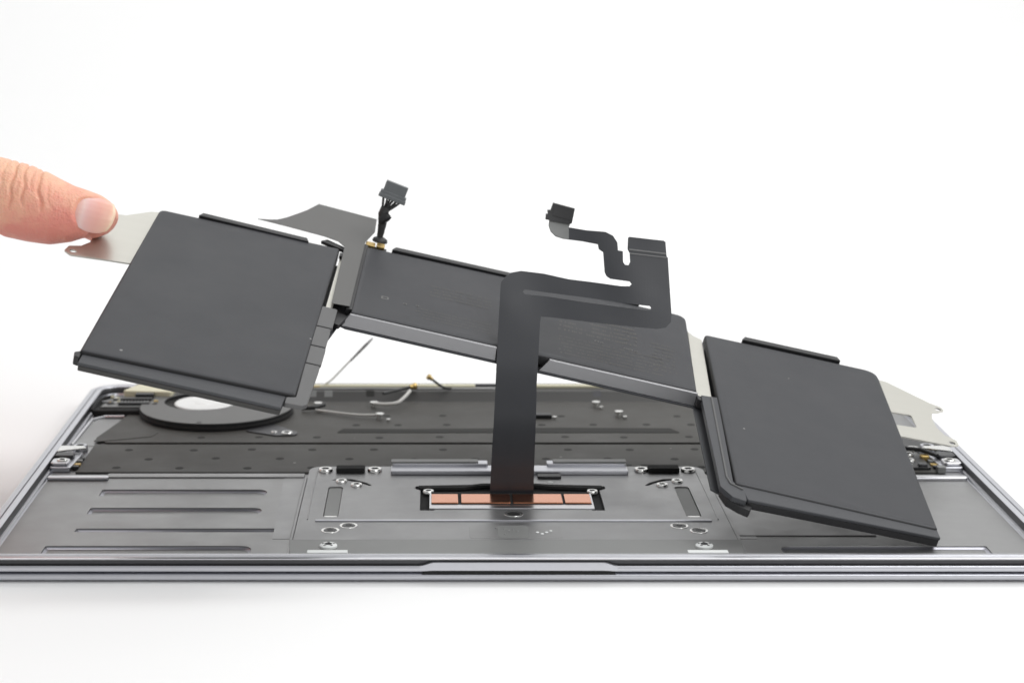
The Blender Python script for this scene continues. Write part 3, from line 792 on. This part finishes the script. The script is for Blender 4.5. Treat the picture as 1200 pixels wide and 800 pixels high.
for u, v, r in ((-44, 66.8, 1.2), (-37.5, 65.8, .6), (-33.5, 66.2, .5), (24.6, 70.4, .7), (26.2, 70.2, .5), (34.0, 69.9, .6), (35.6, 69.8, .7), (37.4, 69.6, .5)):
    b = BB(); k = len(b.v)
    b.prism(rrect(u-r, u+r, v-r*.8, v+r*.8, .3), .02, .06, [rrect(u-r*.6, u+r*.6, v-r*.45, v+r*.45, .2)]); b.build("printed_mark", M['print_bright'])

# ------------------------------------------------------------------ trackpad ribbon cable standing up in front of the battery
ribbon = empty("ribbon_cable", (0, 69.5, -1.6))
tag(ribbon, "wide black flat ribbon cable rising from the trackpad, free ends standing in the air", "cable")
CAB = [(-6.04, -1.6), (-5.44, 14.74), (-4.22, 40.64), (-3.02, 58.68), (-2.72, 62.33), (-1.27, 63.79), (0.44, 64.89), (3.45, 65.37), (10.5, 64.52), (18.09, 62.93), (25.73, 62.08), (33.92, 61.11), (36.56, 61.11), (37.2, 61.72), (36.59, 62.45), (30.71, 63.18), (29.58, 63.91), (29.06, 65.01), (28.72, 70.82), (27.4, 71.64), (27.13, 73.07), (22.42, 73.89), (16.53, 74.56), (14.18, 75.29), (12.7, 76.71), (12.11, 78.39), (12.34, 80.39), (18.82, 79.14), (18.33, 77.94), (23.65, 77.14), (29.55, 76.71), (31.87, 75.59), (33.15, 73.64), (33.27, 71.39), (34.76, 71.1), (34.76, 68.04), (35.37, 67.21), (36.41, 67.11), (36.91, 68.04), (36.82, 70.52), (36.23, 71.64), (36.43, 75.01), (36.9, 75.29), (47.48, 74.16), (47.89, 73.64), (48.17, 69.71), (48.54, 69.17), (49.17, 53.02), (48.83, 50.85), (47.3, 49.33), (44.62, 48.95), (33.6, 49.91), (21.97, 51.11), (11.99, 52.2), (9.4, 52.36), (9.11, 50.85), (8.72, 45.42), (7.88, 33.26), (7.53, 14.74), (7.33, -1.6)]
HOLE = [(3.95, 59.53), (4.56, 60.09), (10.41, 59.26), (22.11, 57.9), (33.77, 56.42), (42.54, 55.46), (42.94, 54.9), (42.5, 54.25), (33.74, 55.17), (22.09, 56.55), (10.4, 58.19), (4.54, 58.73)]
def interp(x, xs, ys):
    if x <= xs[0]: return ys[0]
    for i in range(len(xs)-1):
        if x <= xs[i+1]:
            t = (x-xs[i])/(xs[i+1]-xs[i]); return ys[i] + (ys[i+1]-ys[i])*t
    return ys[-1]
def fY(z):
    y = 0
    for d, w in ((-6, .15), (-3, .2), (0, .3), (3, .2), (6, .15)):
        y += w*interp(z+d, [-10, -1, 6, 20, 36, 50, 70, 100], [70, 69.5, 67, 66, 67, 74, 84, 96])
    return y
def dense(loop, step=2.0):
    out = []
    for i in range(len(loop)):
        a, b_ = loop[i], loop[(i+1) % len(loop)]
        L = math.hypot(b_[0]-a[0], b_[1]-a[1]); n = max(1, int(L/step))
        for k in range(n): out.append((a[0]+(b_[0]-a[0])*k/n, a[1]+(b_[1]-a[1])*k/n))
    return out
def sheet(outline, holes, off, th, step=2.0, grid=2.0):
    """curved thin sheet: constrained triangulation with inner grid points so that it bends smoothly"""
    from mathutils.geometry import delaunay_2d_cdt
    loops = [dense(outline, step)] + [dense(h, step) for h in holes]
    def inside(p, l):
        c = False
        for i in range(len(l)):
            (x1, y1), (x2, y2) = l[i], l[i-1]
            if (y1 > p[1]) != (y2 > p[1]) and p[0] < (x2-x1)*(p[1]-y1)/(y2-y1)+x1: c = not c
        return c
    pts = [p for l in loops for p in l]; edges = []; k = 0
    for l in loops:
        edges += [(k+i, k+(i+1) % len(l)) for i in range(len(l))]; k += len(l)
    xs = [p[0] for p in outline]; zs = [p[1] for p in outline]
    x = min(xs)
    extra = []
    while x < max(xs):
        z = min(zs)
        while z < max(zs):
            p = (x, z)
            if inside(p, loops[0]) and not any(inside(p, h) for h in loops[1:]) and min((p[0]-q[0])**2+(p[1]-q[1])**2 for q in pts) > .7: extra.append(p)
            z += grid
        x += grid
    vv, _, ff, *_r = delaunay_2d_cdt([Vector(p) for p in pts+extra], edges, [], 0, 1e-5)
    b = MB(); n = len(vv)
    ok = []
    for f in ff:
        c = (sum(vv[i].x for i in f)/len(f), sum(vv[i].y for i in f)/len(f))
        if inside(c, loops[0]) and not any(inside(c, h) for h in loops[1:]): ok.append(tuple(f))
    def P(v, d):
        x, z = v
        wob = (.5*math.sin(x*.13-.4)+.12*math.sin(x*.31+z*.2))*min(1, max(0, (z-44)/14)) + .8*math.sin(z*.17+.5)*min(1, max(0, (38-z)/12))*(1 if z > 4 else max(0, z/4))
        return (x, fY(z)+wob+d-69.5, z+1.6)
    b.v = [P(v, off) for v in vv] + [P(v, off+th) for v in vv]
    cnt = {}
    for f in ok:
        b.face(f); b.face([n+i for i in reversed(f)])
        for i in range(len(f)): cnt[(f[i], f[(i+1) % len(f)])] = 1
    for (i, j) in list(cnt):
        if (j, i) not in cnt: b.face((j, i, n+i, n+j))
    return b
sheet(CAB, [HOLE], 0, .18).build("flex_strip", M['cable'], ribbon, angle=40)
sheet([(36.43, 75.01), (47.9, 73.89), (48.1, 70.6), (36.7, 71.9)], [], -.16, .15).build("stiffener", M['cable'], ribbon, angle=40)
sheet([(36.7, 71.9), (48.1, 70.6), (48.12, 70.2), (36.72, 71.5)], [], -.22, .2).build("contact_line", M['cable_grey'], ribbon, angle=40)
sheet([(36.8, 70.7), (48.2, 69.45), (48.22, 69.15), (36.82, 70.4)], [], -.18, .16).build("contact_line", M['cable_grey'], ribbon, angle=40)
sheet([(12.2, 78.4), (12.34, 80.39), (18.7, 79.2), (18.33, 77.9), (18.3, 74.5), (16.5, 74.7), (14.2, 75.5), (12.8, 76.9)], [], -.14, .12).build("stiffener", M['tape'], ribbon, angle=40)
CONN = [(11.16, 80.4), (11.31, 81.9), (11.89, 81.9), (11.77, 83.03), (12.77, 83.03), (13.58, 85.16), (20.19, 83.48), (19.22, 79.24), (18.43, 79.0)]
sheet(CONN, [], -.9, 1.9).build("connector_head", M['black'], ribbon, angle=40)
sheet([(13.2, 81.6), (19.3, 80.1), (19.9, 83.0), (13.8, 84.6)], [], -1.05, .2).build("connector_cap", M['black'], ribbon, angle=40)

# ------------------------------------------------------------------ the hand
hand_root_K = KB
CAMP = Vector((-22.267, -511.609, 166.435))
def loft(secs, n=28):
    """secs: (centre, half-height vector dir Z', rz, ry) ellipses with superelliptic section"""
    b = MB(); rows = []
    P = [Vector(s_[0]) for s_ in secs]
    for i, (c, rz, ry) in enumerate(secs):
        t = (P[min(i+1, len(P)-1)]-P[max(i-1, 0)]).normalized()
        a = Vector((0, 1, 0)); a = (a - t*a.dot(t)).normalized(); u = t.cross(a).normalized()
        if u.z < 0: u = -u
        rows.append(len(b.v))
        for k in range(n):
            g = 2*math.pi*k/n
            b.v.append(tuple(P[i] + a*(ry*math.cos(g)) + u*(rz*math.sin(g))))
    for i in range(len(secs)-1):
        for k in range(n):
            j = (k+1) % n
            b.face((rows[i]+k, rows[i]+j, rows[i+1]+j, rows[i+1]+k))
    b.face([rows[0]+k for k in reversed(range(n))]); b.face([rows[-1]+k for k in range(n)])
    return b
YT = 97.0
sil = [(-215, 108, 70, 24), (-196, 106.5, 77.5, 19), (-184, 105, 81, 14), (-173.9, 102.5, 81.2, 11.5), (-164, 99.8, 78.2, 11.0), (-158.4, 98.4, 75.8, 11.0), (-153.2, 96.8, 73.0, 11.2), (-146.6, 94.2, 71.6, 11.0), (-141.3, 91.7, 71.0, 10.6), (-136.1, 89.6, 72.0, 9.8), (-132.1, 88.2, 73.2, 9.0), (-128.1, 86.7, 73.2, 8.2), (-125.2, 85.2, 74.6, 6.6), (-123.4, 83.6, 76.2, 4.8), (-122.3, 81.8, 78.0, 2.6), (-121.9, 80.6, 79.2, .9)]
thumb = []
for i, (x, zt, zb, ry) in enumerate(sil):
    c = near((x, YT + (0 if x > -165 else (-165-x)*.35), (zt+zb)/2))
    thumb.append((c, (zt-zb)/2*KB, ry*KB))
def chain(pts):
    return [(near(p), r, r*k) for p, r, k in pts]
index = chain([((-226, 118, 98), 9, 1.2), ((-205, 119, 99), 9.5, 1), ((-186, 121, 92), 9, 1), ((-170, 123, 84), 8.6, 1), ((-158, 125, 82.5), 7.4, 1), ((-148, 126, 80), 6.8, 1), ((-140, 126, 77), 6.2, 1), ((-133, 124, 73.5), 5.8, 1), ((-127, 122, 71.5), 5.2, 1), ((-123.5, 121, 71), 3.8, 1), ((-121.8, 120.6, 71), 1.4, 1)])
middle = chain([((-228, 132, 92), 9.5, 1), ((-206, 136, 92), 9.3, 1), ((-188, 138, 84), 8.8, 1), ((-178, 138, 74), 8.4, 1), ((-176, 134, 62), 7.8, 1), ((-181, 128, 53), 7.2, 1), ((-187, 124, 49), 5, 1), ((-189, 123, 48), 1.5, 1)])
ring_f = chain([((-232, 146, 86), 9.2, 1), ((-212, 150, 85), 8.9, 1), ((-196, 151, 77), 8.4, 1), ((-188, 150, 66), 8.0, 1), ((-188, 145, 55), 7.4, 1), ((-194, 139, 48), 6.6, 1), ((-199, 136, 46), 4, 1), ((-201, 135, 46), 1.4, 1)])
little = chain([((-238, 158, 79), 8, 1), ((-221, 161, 77), 7.6, 1), ((-208, 161, 69), 7.0, 1), ((-202, 159, 60), 6.6, 1), ((-203, 154, 51), 6.2, 1), ((-209, 149, 46), 5.2, 1), ((-213, 147, 45), 1.5, 1)])
palm = [(near((-200, 122, 88)), 14, 22), (near((-214, 128, 87)), 22, 32), (near((-236, 134, 84)), 25, 36), (near((-262, 138, 80)), 23, 33), (near((-286, 140, 77)), 19, 27), (near((-320, 142, 74)), 20, 27), (near((-370, 146, 70)), 25, 31)]
HB = MB()
for s_ in (thumb, index, middle, ring_f, little, palm):
    q = loft(s_); k = len(HB.v); HB.v += q.v
    for f in q.f: HB.face([k+i for i in f])
tmp = HB.build("hand_cage", M['white_pad'])
rm = tmp.modifiers.new("remesh", 'REMESH'); rm.mode = 'VOXEL'; rm.voxel_size = 0.00048; rm.adaptivity = 0
sm = tmp.modifiers.new("smooth", 'SMOOTH'); sm.factor = .5; sm.iterations = 9
dg = bpy.context.evaluated_depsgraph_get()
hm = bpy.data.meshes.new_from_object(tmp.evaluated_get(dg))
cage = tmp.data
bpy.data.objects.remove(tmp); bpy.data.meshes.remove(cage)
hm.name = "hand"
hm.materials.clear()

NC = near((-127.9, 97-7.6, 82.5)); NA = Vector((.975, -.04, -.20)).normalized()
NN = Vector((.10, -.86, .50)); NN = (NN - NA*NN.dot(NA)).normalized(); NBv = NN.cross(NA).normalized()
if NBv.z < 0: NBv = -NBv
def nail_drop(s_, t): return t*t/(2*8.2) + max(0, s_-1.5)**2/(2*16) + max(0, -s_-3)**2/60
def nail_coords(p):
    d = Vector(p) - NC; s_ = d.dot(NA); t = d.dot(NBv)
    return s_, t, d.dot(NN) + nail_drop(s_, t)
def gauss(x, s_): return math.exp(-(x/s_)**2)
bat_inv = battery.matrix_world.inverted()
vcol = hm.attributes.new("redness", 'FLOAT', 'POINT')
red = []
ctr_line = [(c, rz) for c, rz, ry in thumb]
vn = [v.normal.copy() for v in hm.vertices]
for v, nrm in zip(hm.vertices, vn):
    p = v.co/S
    q = CAMP + (p-CAMP)/KB          # back to the measured frame
    d = 0.0
    top = nrm.z*.75 - nrm.y*.55      # back of the thumb: up and towards the lens
    if q.x > -185:
        # knuckle creases across the back of the thumb
        for cx, dep, sl, wd, z0, z1 in ((-152.6, 1.0, .10, .42, 83, 99), (-149.2, .85, .03, .38, 84, 97.5), (-144.9, 1.0, -.14, .45, 82, 95.5), (-155.8, .4, .16, .4, 88, 100), (-146.9, .35, 0, .35, 88, 95), (-160, .4, .1, .5, 84, 100), (-150.8, .3, .08, .3, 86, 94), (-142.6, .3, -.2, .35, 82, 90)):
            xx = q.x - cx - sl*(q.z-92) - .35*math.sin(q.z*.9+cx)
            win = max(0, min(1, (q.z-z0)/3))*max(0, min(1, (z1+3-q.z)/3))
            if nrm.y < .45 : d -= dep*gauss(xx, wd)*win
        d += .25*gauss(q.x+147.5, 6)*max(0, top)
    p = p + nrm*d
    # the nail bed follows the underside of the nail, with a soft skin fold round it
    ns, nt_, nh = nail_coords(p)
    if nh > -6:
        rr = (abs(ns/6.4)**2.4 + abs((nt_+.25)/5.8)**2.4)**(1/2.4)
        if rr < 1.0: p = p + NN*((-.22 - nh)*min(1, (1.0-rr)/.12))
        elif ns < 4.5: p = p + NN*(.18*gauss(rr-1.10, .10))
    # the pad flattens where it bears on the steel tab, and the finger under it too
    l = bat_inv @ (p*S)/(S*KB)
    if l.x > -140.8 and 50 < l.y < 104:
        e = min(1, (l.x+140.8)/3.2); e = e*e*(3-2*e)
        if q.y < 110:
            if l.z < -3.42: l.z += (-3.42-l.z)*e
        elif l.z > -4.1: l.z += (-4.12-l.z)*e
        p = battery.matrix_world @ (l*S*KB)/S
    v.co = p*S
    red.append(max(0, min(1, .5 + .5*gauss(q.z-74, 7) - .35*max(0, q.z-88)/10 + .3*gauss(q.x+140, 7)*gauss(q.z-80, 8))))
vcol.data.foreach_set("value", red)
hm.polygons.foreach_set("use_smooth", [True]*len(hm.polygons))
hand = bpy.data.objects.new("hand", hm)
sc.collection.objects.link(hand)
tag(hand, "bare hand reaching in from the left, thumb pinching the steel battery tab", "hand")
sk = bpy.data.materials.new("skin"); sk.use_nodes = True
nt = sk.node_tree; bs = nt.nodes["Principled BSDF"]
at_ = nt.nodes.new("ShaderNodeAttribute"); at_.attribute_name = "redness"
tc = nt.nodes.new("ShaderNodeTexCoord")
n1 = nt.nodes.new("ShaderNodeTexNoise"); n1.inputs["Scale"].default_value = 230; n1.inputs["Detail"].default_value = 5
nt.links.new(tc.outputs["Object"], n1.inputs["Vector"])
ad = nt.nodes.new("ShaderNodeMath"); ad.operation = 'MULTIPLY_ADD'; ad.inputs[1].default_value = 1.1
sb_ = nt.nodes.new("ShaderNodeMath"); sb_.operation = 'SUBTRACT'; sb_.inputs[1].default_value = .55
nt.links.new(n1.outputs["Fac"], ad.inputs[0]); nt.links.new(at_.outputs["Fac"], ad.inputs[2]); nt.links.new(ad.outputs[0], sb_.inputs[0])
cr = nt.nodes.new("ShaderNodeValToRGB")
cr.color_ramp.elements[0].position = .15; cr.color_ramp.elements[0].color = (.84, .49, .33, 1)
cr.color_ramp.elements[1].position = 1.0; cr.color_ramp.elements[1].color = (.77, .28, .22, 1)
e = cr.color_ramp.elements.new(.5); e.color = (.82, .42, .29, 1)
nt.links.new(sb_.outputs[0], cr.inputs[0]); nt.links.new(cr.outputs[0], bs.inputs["Base Color"])
bs.inputs["Roughness"].default_value = .48
bs.inputs["Subsurface Weight"].default_value = .22
bs.inputs["Subsurface Radius"].default_value = (1, .35, .2); bs.inputs["Subsurface Scale"].default_value = .0025
n2 = nt.nodes.new("ShaderNodeTexVoronoi"); n2.inputs["Scale"].default_value = 1300
n3 = nt.nodes.new("ShaderNodeTexNoise"); n3.inputs["Scale"].default_value = 500; n3.inputs["Detail"].default_value = 4
nt.links.new(tc.outputs["Object"], n2.inputs["Vector"]); nt.links.new(tc.outputs["Object"], n3.inputs["Vector"])
mm = nt.nodes.new("ShaderNodeMath"); mm.operation = 'MULTIPLY'
nt.links.new(n2.outputs["Distance"], mm.inputs[0]); nt.links.new(n3.outputs["Fac"], mm.inputs[1])
bp = nt.nodes.new("ShaderNodeBump"); bp.inputs["Strength"].default_value = .9; bp.inputs["Distance"].default_value = .0004
nt.links.new(mm.outputs[0], bp.inputs["Height"]); nt.links.new(bp.outputs[0], bs.inputs["Normal"])
hm.materials.append(sk)

# thumb nail: an arched plate seated on the thumb, pale at the free edge
NU, NV = 30, 26
b = MB(); idx = {}
for i in range(NU+1):
    for j in range(NV+1):
        a = -1 + 2*i/NU; c = -1 + 2*j/NV
        s_ = 6.3*a*math.sqrt(1-.40*c*c); t = -.25 + 5.7*c*math.sqrt(1-.40*a*a)
        e = max(abs(a), abs(c))
        p = NC + NA*s_ + NBv*t + NN*(-nail_drop(s_, t) + .13*(1-e**6) + .022*math.sin(c*19+.4*math.sin(a*3)) - .22*e**12 + (.2*(a-.6)/.4 if a > .6 else 0))
        idx[i, j] = len(b.v); b.v.append(tuple(p))
for i in range(NU):
    for j in range(NV):
        b.face((idx[i, j], idx[i+1, j], idx[i+1, j+1], idx[i, j+1]), 1 if i >= NU-2 else 0)
M['nail'] = mat("thumb_nail", (.84, .50, .42), 0, .36, .10, 260, coat=.3, sss=.2)
M['nail_tip'] = mat("nail_free_edge", (.86, .62, .44), 0, .38, .08, 260, coat=.25, sss=.2)
# colour of the nail itself: pale half-moon, pink bed, yellowish free edge
nt = M['nail'].node_tree; bs = nt.nodes["Principled BSDF"]
an = nt.nodes.new("ShaderNodeAttribute"); an.attribute_name = "along"
rp = nt.nodes.new("ShaderNodeValToRGB"); el = rp.color_ramp.elements
el[0].position = 0; el[0].color = (.80, .50, .44, 1); el[1].position = 1; el[1].color = (.87, .57, .40, 1)
for ps, cc in ((.12, (.84, .60, .56, 1)), (.26, (.82, .50, .46, 1)), (.55, (.83, .44, .37, 1)), (.82, (.86, .50, .39, 1))):
    e = el.new(ps); e.color = cc
nn_ = nt.nodes.new("ShaderNodeTexNoise"); nn_.inputs["Scale"].default_value = 300
tcn = nt.nodes.new("ShaderNodeTexCoord"); nt.links.new(tcn.outputs["Object"], nn_.inputs["Vector"])
mad = nt.nodes.new("ShaderNodeMath"); mad.operation = 'MULTIPLY_ADD'; mad.inputs[1].default_value = .16
nt.links.new(nn_.outputs["Fac"], mad.inputs[0]); nt.links.new(an.outputs["Fac"], mad.inputs[2])
sbn = nt.nodes.new("ShaderNodeMath"); sbn.operation = 'SUBTRACT'; sbn.inputs[1].default_value = .08
nt.links.new(mad.outputs[0], sbn.inputs[0]); nt.links.new(sbn.outputs[0], rp.inputs[0]); nt.links.new(rp.outputs[0], bs.inputs["Base Color"])
nail = b.build("thumb_nail", [M['nail'], M['nail_tip']], hand, angle=80)
at2 = nail.data.attributes.new("along", 'FLOAT', 'POINT')
at2.data.foreach_set("value", [i/NU - .10*(1-((-1+2*j/NV))**2)*(1-i/NU) for i in range(NU+1) for j in range(NV+1)])
